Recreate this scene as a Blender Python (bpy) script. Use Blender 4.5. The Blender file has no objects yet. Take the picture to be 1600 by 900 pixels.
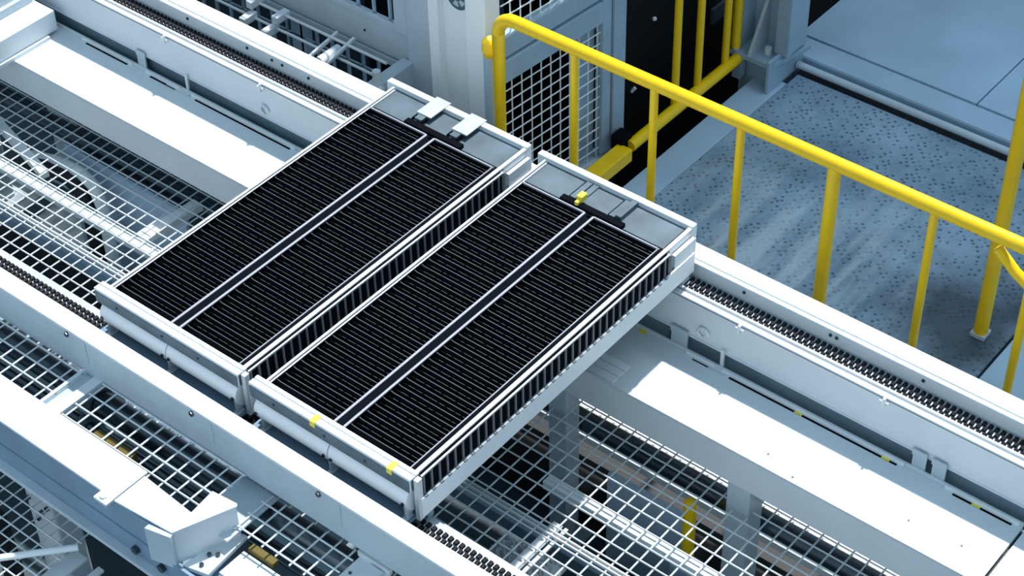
import bpy, bmesh, math, random
from mathutils import Vector, Matrix
random.seed(7)
S = bpy.context.scene
COL = S.collection
GZ = 1.35                      # shop floor lies at z = 0; the model is written relative to the tray tops

# ------------------------------------------------------------------ camera, world, light, exposure
cam_d = bpy.data.cameras.new('camera')
cam = bpy.data.objects.new('camera', cam_d); COL.objects.link(cam)
Rm = ((0.77699259, 0.62921949, -0.01911377), (0.41035938, -0.52929082, -0.74260111), (-0.47737584, 0.56915205, -0.66946117))
M3 = Matrix((Rm[0], [-v for v in Rm[1]], [-v for v in Rm[2]])).transposed()
cam.matrix_world = Matrix.Translation((3.071, -2.497, 3.819 + GZ)) @ M3.to_4x4()
cam_d.sensor_width = 36.0; cam_d.lens = 2935.17 / 1600 * 36; cam_d.clip_end = 100
S.camera = cam

world = bpy.data.worlds.new('world'); S.world = world; world.use_nodes = True
wn = world.node_tree.nodes; wl = world.node_tree.links
bg = wn['Background']; bg.inputs['Strength'].default_value = 1.0
tc = wn.new('ShaderNodeTexCoord'); sx = wn.new('ShaderNodeSeparateXYZ'); rmp = wn.new('ShaderNodeValToRGB')
wl.new(tc.outputs['Generated'], sx.inputs[0]); wl.new(sx.outputs['Z'], rmp.inputs[0]); wl.new(rmp.outputs[0], bg.inputs['Color'])
rmp.color_ramp.elements[0].position = 0.0; rmp.color_ramp.elements[0].color = (0.27, 0.385, 0.485, 1)
rmp.color_ramp.elements[1].position = 0.9; rmp.color_ramp.elements[1].color = (0.32, 0.49, 0.63, 1)

sun_d = bpy.data.lights.new('sun', 'SUN'); sun_d.energy = 5.2; sun_d.angle = math.radians(1.6); sun_d.color = (1.0, 0.985, 0.96)
sun = bpy.data.objects.new('sun', sun_d); COL.objects.link(sun)
sun.location = (0, 3, 8)
sun.rotation_euler = Vector((0.05, -0.5, -1.0)).to_track_quat('-Z', 'Y').to_euler()

# added area light, unseen, filling in from the viewer's side
fill_d = bpy.data.lights.new('front_fill', 'AREA'); fill_d.shape = 'RECTANGLE'; fill_d.size = 12; fill_d.size_y = 5; fill_d.energy = 190; fill_d.color = (0.80, 0.92, 1.0)
fill = bpy.data.objects.new('front_fill', fill_d); COL.objects.link(fill); fill.location = (-1.0, -9.0, 4.5)
fill.rotation_euler = Vector((0.0, 1.0, -0.3)).to_track_quat('-Z', 'Y').to_euler()

# added fill light, unseen, to brighten the walkway deck
deck_fill_d = bpy.data.lights.new('deck_fill_light', 'AREA'); deck_fill_d.shape = 'RECTANGLE'; deck_fill_d.size = 4; deck_fill_d.size_y = 1.2; deck_fill_d.energy = 90; deck_fill_d.color = (0.72, 0.87, 1.0)
deck_fill = bpy.data.objects.new('deck_fill_light', deck_fill_d); COL.objects.link(deck_fill); deck_fill.location = (1.4, 4.2, 5.2 + GZ)
deck_fill.rotation_euler = Vector((0.0, -0.15, -1.0)).to_track_quat('-Z', 'Y').to_euler()

S.view_settings.view_transform = 'Standard'; S.view_settings.look = 'None'
S.view_settings.gamma = 1.0; S.view_settings.exposure = 0.0; S.view_settings.use_curve_mapping = False

# ------------------------------------------------------------------ materials
def mat(name, col, rough=0.5, metal=0.0, noise=0.0, scale=8.0, bump=0.0, bscale=60.0, spec=0.5):
    m = bpy.data.materials.new(name); m.use_nodes = True
    n = m.node_tree.nodes; l = m.node_tree.links; b = n['Principled BSDF']
    b.inputs['Roughness'].default_value = rough; b.inputs['Metallic'].default_value = metal
    b.inputs['Specular IOR Level'].default_value = spec
    b.inputs['Base Color'].default_value = (*col, 1)
    t = n.new('ShaderNodeTexCoord')
    if noise:
        nz = n.new('ShaderNodeTexNoise'); nz.inputs['Scale'].default_value = scale; nz.inputs['Detail'].default_value = 6
        l.new(t.outputs['Object'], nz.inputs['Vector'])
        r = n.new('ShaderNodeValToRGB'); l.new(nz.outputs[0], r.inputs[0])
        r.color_ramp.elements[0].position = 0.3; r.color_ramp.elements[1].position = 0.7
        r.color_ramp.elements[0].color = (*[c * (1 - noise) for c in col], 1)
        r.color_ramp.elements[1].color = (*[min(1, c * (1 + noise)) for c in col], 1)
        l.new(r.outputs[0], b.inputs['Base Color'])
    if bump:
        nb = n.new('ShaderNodeTexNoise'); nb.inputs['Scale'].default_value = bscale; nb.inputs['Detail'].default_value = 3
        l.new(t.outputs['Object'], nb.inputs['Vector'])
        bm_ = n.new('ShaderNodeBump'); bm_.inputs['Strength'].default_value = bump; bm_.inputs['Distance'].default_value = 0.004
        l.new(nb.outputs[0], bm_.inputs['Height']); l.new(bm_.outputs[0], b.inputs['Normal'])
    return m

M = {}
M['white'] = mat('white_paint', (0.70, 0.755, 0.79), 0.5, noise=0.04, scale=5)
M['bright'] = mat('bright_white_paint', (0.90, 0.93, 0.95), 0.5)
M['navy'] = mat('darker_blue_grey_paint', (0.20, 0.30, 0.41), 0.5, noise=0.10, scale=7)
M['olive'] = mat('dark_olive_yellow', (0.13, 0.092, 0.008), 0.6)  # dark olive tone of yellow
M['panelblue'] = mat('light_blue_panel', (0.56, 0.70, 0.85), 0.5, noise=0.06, scale=5)
M['latch'] = mat('worn_white_latch', (0.46, 0.48, 0.48), 0.5, noise=0.12, scale=30)
M['edge'] = mat('dull_aluminium', (0.36, 0.375, 0.42), 0.45)
M['alu'] = mat('aluminium', (0.66, 0.69, 0.72), 0.4, 0.3, noise=0.06, scale=20)
M['galv'] = mat('galvanised_sheet', (0.095, 0.138, 0.17), 0.5, 0.2, noise=0.28, scale=9)
M['wire'] = mat('galvanised_wire', (0.76, 0.80, 0.82), 0.45, 0.1)
M['blue'] = mat('blue_grey_paint', (0.33, 0.45, 0.56), 0.5, noise=0.10, scale=7)
M['palegrey'] = mat('pale_grey_paint', (0.50, 0.58, 0.64), 0.5, noise=0.08, scale=6)
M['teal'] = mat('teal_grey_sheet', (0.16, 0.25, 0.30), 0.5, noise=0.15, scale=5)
M['yellow'] = mat('yellow_paint', (0.96, 0.60, 0.002), 0.38, noise=0.05, scale=9)
M['tape'] = mat('yellow_tape', (0.85, 0.72, 0.06), 0.5)
M['black'] = mat('black_plastic', (0.005, 0.006, 0.009), 0.9, spec=0.03)
M['tooth'] = mat('grey_comb', (0.17, 0.19, 0.21), 0.5)
M['slat'] = mat('black_slat', (0.005, 0.006, 0.009), 0.8, spec=0.05)
M['slatedge'] = mat('lit_slat_edge', (0.085, 0.088, 0.105), 0.4)  # light caught on the slat tops, painted as paler grey
M['slatdim'] = mat('dull_slat_edge', (0.034, 0.035, 0.045), 0.5)
M['chain'] = mat('chain_link_dark', (0.008, 0.010, 0.014), 0.6, 0.0, spec=0.2)
M['roller'] = mat('white_roller', (0.62, 0.66, 0.68), 0.45)
M['steel'] = mat('dark_steel', (0.09, 0.11, 0.13), 0.25, 0.85)
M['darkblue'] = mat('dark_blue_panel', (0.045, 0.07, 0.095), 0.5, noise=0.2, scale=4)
M['dark'] = mat('near_black', (0.0045, 0.005, 0.006), 0.6, spec=0.2)
M['floor'] = mat('concrete', (0.045, 0.072, 0.09), 0.6, noise=0.22, scale=2.2)
M['plate'] = mat('smooth_steel_deck', (0.38, 0.52, 0.66), 0.5, noise=0.14, scale=2.2, bump=0.15)
M['bag'] = mat('plastic_bag', (0.62, 0.64, 0.66), 0.3)
M['emblem'] = mat('emblem_teal', (0.05, 0.12, 0.14), 0.4)
M['rubber'] = mat('rubber', (0.008, 0.009, 0.011), 0.6)

def checker():
    m = bpy.data.materials.new('checker_plate'); m.use_nodes = True
    n = m.node_tree.nodes; l = m.node_tree.links; b = n['Principled BSDF']
    b.inputs['Roughness'].default_value = 0.5; b.inputs['Metallic'].default_value = 0.15
    t = n.new('ShaderNodeTexCoord')
    mp = n.new('ShaderNodeMapping'); mp.inputs['Rotation'].default_value = (0, 0, math.radians(45)); l.new(t.outputs['Object'], mp.inputs[0])
    v = n.new('ShaderNodeTexVoronoi'); v.feature = 'F1'; v.inputs['Scale'].default_value = 40; v.inputs['Randomness'].default_value = 0.5
    l.new(mp.outputs[0], v.inputs['Vector'])
    r = n.new('ShaderNodeValToRGB'); l.new(v.outputs['Distance'], r.inputs[0])
    r.color_ramp.elements[0].position = 0.16; r.color_ramp.elements[0].color = (0.33, 0.33, 0.33, 1)
    r.color_ramp.elements[1].position = 0.36; r.color_ramp.elements[1].color = (1, 1, 1, 1)
    nz = n.new('ShaderNodeTexNoise'); nz.inputs['Scale'].default_value = 2.4; nz.inputs['Detail'].default_value = 8; nz.inputs['Roughness'].default_value = 0.65
    l.new(t.outputs['Object'], nz.inputs['Vector'])
    r2 = n.new('ShaderNodeValToRGB'); l.new(nz.outputs[0], r2.inputs[0])
    r2.color_ramp.elements[0].position = 0.33; r2.color_ramp.elements[0].color = (0.14, 0.225, 0.30, 1)
    r2.color_ramp.elements[1].position = 0.68; r2.color_ramp.elements[1].color = (0.37, 0.50, 0.64, 1)
    # sun streaks through the railing, painted as paler stripes on the walkway
    mp2 = n.new('ShaderNodeMapping'); mp2.inputs['Scale'].default_value = (9, 0.9, 1); l.new(t.outputs['Object'], mp2.inputs[0])
    n3 = n.new('ShaderNodeTexNoise'); n3.inputs['Scale'].default_value = 1.3; n3.inputs['Detail'].default_value = 4; l.new(mp2.outputs[0], n3.inputs['Vector'])
    r3 = n.new('ShaderNodeValToRGB'); l.new(n3.outputs[0], r3.inputs[0])
    r3.color_ramp.elements[0].position = 0.42; r3.color_ramp.elements[0].color = (0, 0, 0, 1)
    r3.color_ramp.elements[1].position = 0.60; r3.color_ramp.elements[1].color = (0.55, 0.55, 0.55, 1)
    # one dark patch near the orange post, one patch of painted sun streaks
    def blob(cx, cy, rad):
        sub = n.new('ShaderNodeVectorMath'); sub.operation = 'SUBTRACT'; sub.inputs[1].default_value = (cx, cy, 0)
        l.new(t.outputs['Object'], sub.inputs[0])
        nn = n.new('ShaderNodeTexNoise'); nn.inputs['Scale'].default_value = 6; l.new(t.outputs['Object'], nn.inputs['Vector'])
        ln = n.new('ShaderNodeVectorMath'); ln.operation = 'LENGTH'; l.new(sub.outputs[0], ln.inputs[0])
        ad = n.new('ShaderNodeMath'); ad.operation = 'MULTIPLY_ADD'; ad.inputs[1].default_value = 0.35; l.new(nn.outputs[0], ad.inputs[0]); l.new(ln.outputs['Value'], ad.inputs[2])
        mr = n.new('ShaderNodeMapRange'); mr.inputs[1].default_value = rad + 0.17; mr.inputs[2].default_value = rad * 0.35 + 0.17
        l.new(ad.outputs[0], mr.inputs[0]); return mr.outputs[0]
    mx = n.new('ShaderNodeMix'); mx.data_type = 'RGBA'; mx.blend_type = 'MULTIPLY'; mx.inputs[0].default_value = 1
    l.new(r2.outputs[0], mx.inputs[6]); l.new(r.outputs[0], mx.inputs[7])
    m2 = n.new('ShaderNodeMix'); m2.data_type = 'RGBA'; l.new(mx.outputs[2], m2.inputs[6]); m2.inputs[7].default_value = (0.70, 0.78, 0.82, 1)
    g = n.new('ShaderNodeMath'); g.operation = 'MULTIPLY'; l.new(r3.outputs[0], g.inputs[0]); l.new(blob(-0.90, -0.30, 0.80), g.inputs[1]); l.new(g.outputs[0], m2.inputs[0])
    m4 = n.new('ShaderNodeMix'); m4.data_type = 'RGBA'; l.new(m2.outputs[2], m4.inputs[6]); m4.inputs[7].default_value = (0.025, 0.04, 0.055, 1)
    h = n.new('ShaderNodeMath'); h.operation = 'MULTIPLY'; h.inputs[1].default_value = 0.85; l.new(blob(-0.12, -0.10, 0.42), h.inputs[0]); l.new(h.outputs[0], m4.inputs[0])
    l.new(m4.outputs[2], b.inputs['Base Color'])
    bp = n.new('ShaderNodeBump'); bp.inputs['Strength'].default_value = 0.5; bp.inputs['Distance'].default_value = 0.004; bp.invert = True
    l.new(v.outputs['Distance'], bp.inputs['Height']); l.new(bp.outputs[0], b.inputs['Normal'])
    return m
M['checker'] = checker()

# ------------------------------------------------------------------ mesh helpers
SHIFT = Vector((0, 0, 0))          # placement of the assembly being built
class MB:
    def __init__(s): s.bm = bmesh.new(); s.marks = []
    def use(s, i): s.marks.append((len(s.bm.faces), i)); return s     # faces added from here on take material i
    def box(s, x0, x1, y0, y1, z0, z1):
        vs = [s.bm.verts.new((x, y, z)) for x in (x0, x1) for y in (y0, y1) for z in (z0, z1)]
        for f in ((0, 1, 3, 2), (4, 6, 7, 5), (0, 4, 5, 1), (2, 3, 7, 6), (0, 2, 6, 4), (1, 5, 7, 3)):
            s.bm.faces.new([vs[i] for i in f])
        return s
    def obox(s, c, ax, ay, az):            # centre and three half-extent vectors
        c, ax, ay, az = map(Vector, (c, ax, ay, az))
        vs = [s.bm.verts.new(c + i * ax + j * ay + k * az) for i in (-1, 1) for j in (-1, 1) for k in (-1, 1)]
        for f in ((0, 1, 3, 2), (4, 6, 7, 5), (0, 4, 5, 1), (2, 3, 7, 6), (0, 2, 6, 4), (1, 5, 7, 3)):
            s.bm.faces.new([vs[i] for i in f])
        return s
    def bar(s, p, q, w, h, up=(0, 0, 1)):  # rectangular bar from p to q
        p, q = Vector(p), Vector(q); d = q - p; u = Vector(up)
        side = d.cross(u).normalized(); u2 = side.cross(d).normalized()
        return s.obox((p + q) / 2, d / 2, side * w / 2, u2 * h / 2)
    def tube(s, pts, r, n=10, cap=True, rs=None):
        pts = [Vector(p) for p in pts]; rings = []
        for i, p in enumerate(pts):
            d = (pts[min(i + 1, len(pts) - 1)] - pts[max(i - 1, 0)]).normalized()
            u = d.cross(Vector((0, 0, 1)))
            if u.length < 1e-3: u = d.cross(Vector((0, 1, 0)))
            u.normalize(); v = d.cross(u)
            rr = rs[i] if rs else r
            rings.append([s.bm.verts.new(p + rr * (math.cos(a) * u + math.sin(a) * v)) for a in (2 * math.pi * k / n for k in range(n))])
        for a, b in zip(rings, rings[1:]):
            for k in range(n):
                s.bm.faces.new((a[k], a[(k + 1) % n], b[(k + 1) % n], b[k]))
        if cap:
            s.bm.faces.new(rings[0][::-1]); s.bm.faces.new(rings[-1])
        return s
    def prism(s, prof, x0, x1):            # profile in (y, z), swept along x
        a = [s.bm.verts.new((x0, y, z)) for y, z in prof]; b = [s.bm.verts.new((x1, y, z)) for y, z in prof]
        n = len(prof)
        for k in range(n): s.bm.faces.new((a[k], a[(k + 1) % n], b[(k + 1) % n], b[k]))
        s.bm.faces.new(a[::-1]); s.bm.faces.new(b)
        return s
    def poly_z(s, pts, z0, z1):            # outline in (x, y), swept along z
        a = [s.bm.verts.new((x, y, z0)) for x, y in pts]; b = [s.bm.verts.new((x, y, z1)) for x, y in pts]
        n = len(pts)
        for k in range(n): s.bm.faces.new((a[k], a[(k + 1) % n], b[(k + 1) % n], b[k]))
        s.bm.faces.new(a[::-1]); s.bm.faces.new(b)
        return s
    def ball(s, c, r, sc=(1, 1, 1), seg=14):
        bmesh.ops.create_uvsphere(s.bm, u_segments=seg, v_segments=seg // 2 + 2, radius=r, matrix=Matrix.Translation(c) @ Matrix.Diagonal((*sc, 1)))
        return s
    def build(s, name, material, parent=None, bevel=0.0, smooth=False, origin=None):
        for st, i in s.marks:
            for k, fc in enumerate(s.bm.faces):
                if k >= st: fc.material_index = i
        bmesh.ops.recalc_face_normals(s.bm, faces=s.bm.faces[:])
        me = bpy.data.meshes.new(name); s.bm.to_mesh(me); s.bm.free()
        if SHIFT.length: me.transform(Matrix.Translation(SHIFT))
        xs = [v.co for v in me.vertices]
        if parent is not None:
            o_ = Vector(parent['_w'])
        elif origin is not None:
            o_ = Vector(origin)
        else:
            lo = Vector([min(v[i] for v in xs) for i in range(3)]); hi = Vector([max(v[i] for v in xs) for i in range(3)])
            o_ = Vector(((lo.x + hi.x) / 2, (lo.y + hi.y) / 2, lo.z))
        me.transform(Matrix.Translation(-o_))
        for m_ in (material if isinstance(material, (list, tuple)) else [material]): me.materials.append(m_)
        o = bpy.data.objects.new(name, me); COL.objects.link(o)
        if parent is not None:
            o.parent = parent
        else:
            o.location = o_ + Vector((0, 0, GZ))
        o['_w'] = list(o_)
        if bevel:
            md = o.modifiers.new('bevel', 'BEVEL'); md.width = bevel; md.segments = 2; md.limit_method = 'ANGLE'
        if smooth:
            for p in me.polygons: p.use_smooth = True
            try:
                me.set_sharp_from_angle(angle=math.radians(40))
            except Exception:
                pass
        return o
def tag(o, label, cat, group=None, kind=None):
    o['label'] = label; o['category'] = cat
    if group: o['group'] = group
    if kind: o['kind'] = kind
    return o
def thing(name, loc, label, cat, group=None):
    o = bpy.data.objects.new(name, None); COL.objects.link(o); o.empty_display_size = 0.1
    loc = Vector(loc) + SHIFT
    o.location = loc + Vector((0, 0, GZ)); o['_w'] = list(loc)
    return tag(o, label, cat, group)
def struct(o): o['kind'] = 'structure'; return o
def box(name, m, a, parent=None, bevel=0.0): return MB().box(*a).build(name, m, parent, bevel)
def bolt(parent, c, axis, r=0.008, h=0.006, m=None, name='bolt'):
    c = Vector(c); a = Vector(axis)
    return MB().tube([c, c + a * h], r, 8).build(name, m or M['steel'], parent)

# ------------------------------------------------------------------ setting: shop floor, raised walkway, upper deck
f = MB().box(-7, 6, -4, 8, -1.45, -1.35).build('floor', M['floor']); struct(f)
PZ = -0.95
walk = MB().box(-0.22, 1.283, 1.62, 3.44, PZ - 0.06, PZ).build('trim_1', M['checker'], origin=(1.25, 2.55, PZ)); struct(walk)
struct(MB().box(-0.36, -0.223, 1.62, 3.3, PZ - 0.06, PZ).build('trim_2', M['plate'], bevel=0.003))
struct(MB().box(1.292, 4.0, 1.62, 3.44, PZ - 0.06, PZ - 0.004).build('trim_3', M['plate'], bevel=0.003))
wb = MB()
for x in (-0.3, 0.5, 1.25, 2.4, 3.6): wb.box(x, x + 0.06, 1.66, 1.72, -1.35, PZ - 0.06); wb.box(x, x + 0.06, 3.3, 3.36, -1.35, PZ - 0.06)
struct(wb.build('trim_4', M['blue']))
up = MB()
up.box(-0.345, 0.515, 3.60, 7.5, -0.96, -0.90); up.box(0.521, 0.98, 3.60, 7.5, -0.96, -0.90); up.box(0.98, 0.99, 3.78, 7.5, -0.96, -0.9)
struct(up.build('trim_5', M['plate'], bevel=0.002))
up = MB(); up.box(-0.345, 0.99, 3.46, 3.594, -1.35, -0.902)
struct(up.build('trim_6', M['plate'], bevel=0.012))

# unseen slab, added and placed to keep the sun off the deck
struct(MB().box(-7, 8, 5.90, 8.7, 7.0, 7.2).build('shade_slab', M['palegrey']))

# round nosing pipe along the step of the upper deck
tag(MB().tube([(-0.24, 3.405, -0.915), (1.06, 3.405, -0.915)], 0.016, 12).build('step_pipe', M['palegrey'], smooth=True),
    'round grey pipe running along the foot of the raised floor step', 'pipe')

struct(MB().box(-0.23, 1.28, 3.384, 3.424, -0.951, -0.9485).build('pipe_gap_shade', M['rubber']))  # flat black strip stands in for the shaded gap under the pipe

# ------------------------------------------------------------------ slatted trays
PITCH = 0.0335
def tray(x0, label, right):
    t = thing('slatted_tray', (x0 + 0.31, 0.65, -0.2), label, 'tray', 'slatted trays on the conveyor')
    U = lambda a: (a[0] + x0, a[1] + x0, *a[2:])
    def bx(name, m, a, bevel=0.0, parent=t): return box(name, m, U(a), parent, bevel)
    # front bar with its groove, grey front face
    fb = MB().box(*U((0.0, 0.622, -0.032, 0.007, -0.05, -0.004)))
    fb.box(*U((0.0, 0.622, -0.032, -0.0105, -0.006, 0.0))).box(*U((0.0, 0.622, -0.0075, 0.007, -0.006, 0.0)))
    fbo = fb.build('front_bar', M['white'], t, 0.0015)
    bx('front_strip', M['galv'], (0.004, 0.618, -0.0345, -0.031, -0.052, -0.010))
    for u in (0.10, 0.30, 0.455):
        p = bolt(t, (x0 + u, -0.0345, -0.03), (0, -1, 0), 0.004, 0.003, name='rivet')
    bx('end_cap', M['steel'], (0.6205, 0.6235, -0.028, -0.006, -0.046, -0.006))
    # bulging front skirts
    prof = [(-0.006, -0.052), (-0.020, -0.0545), (-0.031, -0.061), (-0.039, -0.071), (-0.044, -0.084), (-0.045, -0.098), (-0.042, -0.113), (-0.035, -0.126), (-0.024, -0.137), (-0.010, -0.144), (-0.006, -0.140)]
    for u0, u1 in ((0.022, 0.312), (0.316, 0.612)):
        MB().prism(prof, x0 + u0, x0 + u1).build('front_skirt', M['bright'], t, smooth=True)
    for u in (0.03, 0.30, 0.328, 0.60):
        bolt(t, (x0 + u, -0.044, -0.10), (0, -1, 0), 0.006, 0.005)
    for u in (0.045, 0.314, 0.60):
        fm = MB().box(*U((u - 0.004, u + 0.004, -0.040, -0.01, -0.165, -0.12))).box(*U((u - 0.009, u + 0.009, -0.048, -0.012, -0.172, -0.163)))
        fm.build('foot_bracket', M['white'], t, 0.002)
    bx('inner_sill', M['darkblue'], (0.01, 0.62, -0.012, 0.02, -0.2, -0.13))
    bx('apron', M['navy'], (0.004, 0.618, -0.083, -0.012, -0.172, -0.166))
    # rails along the tray
    bx('side_rail', M['alu'], (0.034, 0.042, 0.005, 1.306, -0.05, 0.0), 0.001)
    bx('rail_liner', M['black'], (0.0505, 0.0525, 0.005, 1.18, -0.05, -0.006))
    bx('side_rail', M['alu'], (0.045, 0.050, 0.005, 1.300, -0.05, -0.004), 0.001)
    bx('side_rail', M['alu'], (0.607, 0.621, 0.005, 1.312, -0.007, 0.001), 0.0012)
    bx('rail_web', M['black'], (0.608, 0.620, 0.005, 1.19, -0.07, -0.007))
    bx('rail_web', M['alu'], (0.608, 0.620, 1.19, 1.312, -0.07, -0.007))
    bx('centre_rail', M['edge'], (0.299, 0.307, 0.008, 1.172, -0.006, -0.001), 0.001)
    bx('centre_rail', M['edge'], (0.335, 0.343, 0.008, 1.172, -0.006, -0.001), 0.001)
    bx('centre_channel', M['black'], (0.300, 0.342, 0.008, 1.178, -0.03, -0.006))
    # slat panels
    for a, b in ((0.052, 0.299), (0.343, 0.590)):
        pan = bx('slat_panel', M['slat'], (a, b, 0.008, 1.172, -0.075, -0.045))
        for k in range(35):
            y = 0.022 + PITCH * k; y2 = y + PITCH * 0.5
            sl = MB().use(0)
            sl.obox((x0 + (a + b) / 2, y + 0.004, -0.027), ((b - a) / 2, 0, 0), (0, 0.0012, 0), (0, 0.006, 0.018))
            sl.obox((x0 + (a + b) / 2, y2 + 0.012, -0.032), ((b - a) / 2, 0, 0), (0, 0.0012, 0), (0, 0.004, 0.013))
            sl.use(1).box(x0 + a + 0.012, x0 + b - 0.001, y + 0.0088, y + 0.0111, -0.0095, -0.0078)
            sl.bar((x0 + a + 0.013, y + 0.010, -0.0087), (x0 + a + 0.001, y + 0.0125, -0.0087), 0.002, 0.0016)
            sl.use(2); u = x0 + a + 0.02
            while u < x0 + b - 0.01:
                w = random.uniform(0.012, 0.05)
                sl.box(u, min(u + w, x0 + b - 0.004), y2 + 0.0150, y2 + 0.0168, -0.0195, -0.0182)
                u += w + random.uniform(0.003, 0.012)
            sl.build('slat', [M['slat'], M['slatedge'], M['slatdim']], pan)
        bx('panel_end_strip', M['edge'], (a - 0.004, b + 0.004, 1.170, 1.1745, -0.03, -0.002))
        if a > 0.3:
            bx('panel_edge_strip', M['edge'], (0.588, 0.5915, 0.008, 1.174, -0.006, -0.002))
    bx('edge_channel', M['black'], (0.5885, 0.608, 0.008, 1.18, -0.05, -0.0065))
    # comb on the right flank
    bx('comb_back', M['black'], (0.621, 0.634, 0.002, 1.175, -0.085, -0.010))
    cb = MB()
    cb.box(*U((0.632, 0.637, 0.0, 1.17, -0.008, -0.003)))
    k = 0
    while 0.004 + k * PITCH < 1.17:
        y = 0.004 + k * PITCH
        cb.box(*U((0.633, 0.6385, y, y + 0.006, -0.078, -0.006)))
        cb.box(*U((0.634, 0.646, y - 0.003, y + 0.009, -0.083, -0.077)))
        k += 1
    cb.tube([(x0 + 0.634, 1.172, -0.075), (x0 + 0.634, 1.172, -0.002)], 0.008, 10)
    cb.build('comb_strip', M['tooth'], t)
    bx('comb_cap', M['alu'], (0.6315, 0.6375, 0.0, 1.17, -0.003, -0.0005))
    bx('side_plate', M['bright'], (0.636, 0.643, -0.012, 1.302, -0.158, -0.080), 0.001)
    bx('corner_post', M['alu'], (0.624, 0.640, -0.022, -0.002, -0.165, -0.004), 0.001)
    bx('runner', M['teal'], (0.03, 0.63, 0.02, 0.045, -0.2, -0.13))
    bx('runner', M['palegrey'], (0.03, 0.628, 1.262, 1.30, -0.2, -0.13))
    bx('end_side_plate', M['white'], (0.622, 0.636, 1.20, 1.312, -0.08, -0.03))
    # galvanised back plate and white back flange
    bx('back_plate', M['galv'], (0.042, 0.607, 1.190, 1.312, -0.03, -0.012))
    bx('back_gap', M['black'], (0.042, 0.607, 1.1745, 1.190, -0.05, -0.03))
    bx('back_plate_shim', M['black'], (0.600, 0.607, 1.19, 1.30, -0.012, -0.006))
    fl = MB().box(*U((0.0, 0.622, 1.312, 1.338, -0.145, 0.006)))
    fl.build('back_flange', M['white'], t, 0.003)
    # latch plates across the back
    pm = M['galv'] if right else M['latch']
    for a, b in ((0.203, 0.266), (0.358, 0.424)):
        if right:
            for c in (a + 0.004, a + 0.03):
                bx('latch_slot', M['black'], (c, c + 0.005, 1.215, 1.302, -0.012, -0.0075))
                bx('latch_plate', pm, (c + 0.005, c + 0.026, 1.214, 1.308, -0.012, 0.006 if c > a + 0.02 and a > 0.3 else -0.006))
        else:
            bx('latch_plate', pm, (a, b, 1.238, 1.345, 0.005, 0.010), 0.001)
            bx('latch_hook', M['galv'], (a + 0.012, a + 0.042, 1.212, 1.238, -0.004, 0.006), 0.001)
            bx('latch_pin', M['black'], (a + 0.004, a + 0.009, 1.206, 1.236, -0.006, 0.005))
            bx('latch_pin', M['black'], (a + 0.046, a + 0.051, 1.206, 1.236, -0.006, 0.005))
    bx('connector_bar', M['black'], (0.195, 0.440, 1.180, 1.204, -0.02, 0.002), 0.001)
    bolt(t, (x0 + 0.322, 1.166, -0.018), (0, 0, 1), 0.006, 0.012, M['alu'])
    if right:
        y = MB().box(*U((0.250, 0.272, 1.196, 1.228, 0.002, 0.026))).box(*U((0.254, 0.268, 1.180, 1.198, -0.004, 0.014)))
        y.build('yellow_clip', M['tape'], t, 0.003)['label'] = 'yellow plastic clip'
        for u in (0.246, 0.537):
            tp = MB().box(*U((u, u + 0.02, -0.0355, -0.004, -0.02, 0.0012))).build('tape_mark', M['tape'], t)
            tp['label'] = 'yellow tape mark'
    return t
tray(-0.666, 'left one of the two black slatted trays, with white latch plates', False)
tray(0.0, 'right one of the two black slatted trays, with yellow tape marks', True)

# ------------------------------------------------------------------ conveyor rails and chains
XA, XB = -4.2, 2.9
far = thing('conveyor_rail', (0, 1.32, -0.36), 'white channel rail on the far side of the line, beside the yellow handrail', 'rail', 'conveyor rails')
MB().box(XA, XB, 1.351, 1.416, -0.162, -0.15).build('top_flange', M['white'], far, 0.003)
MB().box(XA, XB, 1.3315, 1.350, -0.165, -0.153).build('lip', M['white'], far, 0.004)
MB().box(XA, XB, 1.3335, 1.342, -0.235, -0.16).build('inner_wall', M['white'], far)
MB().box(XA, XB, 1.404, 1.413, -0.24, -0.16).build('outer_wall', M['white'], far)
MB().box(XA, XB, 1.225, 1.342, -0.242, -0.228).build('channel_floor', M['white'], far)
MB().box(XA, XB, 1.252, 1.262, -0.23, -0.196).build('chain_guide', M['white'], far, 0.002)
MB().box(XA, XB, 1.2245, 1.246, -0.212, -0.2).build('inner_flange', M['white'], far, 0.003)
MB().box(XA, XB, 1.2245, 1.231, -0.352, -0.205).build('front_face', M['white'], far, 0.001)
MB().box(XA, XB, 1.222, 1.240, -0.356, -0.350).build('bottom_lip', M['white'], far)
for x in (1.133, 1.155, 1.457, 0.815, -1.715, -1.396, -1.267, -1.214, -1.081):
    bolt(far, (x, 1.3335, -0.176), (0, -1, 0), 0.006, 0.004)
def clip(parent, x, z):
    c = MB()
    c.box(x - 0.016, x + 0.016, 1.216, 1.2245, z - 0.004, z + 0.004).box(x - 0.004, x + 0.004, 1.212, 1.2245, z - 0.016, z + 0.018)
    c.build('wire_clip', M['wire'], parent)
for x in (0.877, 1.395, -1.729, -1.221): clip(far, x, -0.216)
for x, z in ((0.745, -0.31), (-1.215, -0.315)):
    MB().tube([(x + 0.02 * math.cos(a), 1.219, z + 0.02 * math.sin(a)) for a in [i * math.pi / 8 for i in range(0, 13)]], 0.005, 6).build('cable_eye', M['wire'], far, smooth=True)

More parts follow.
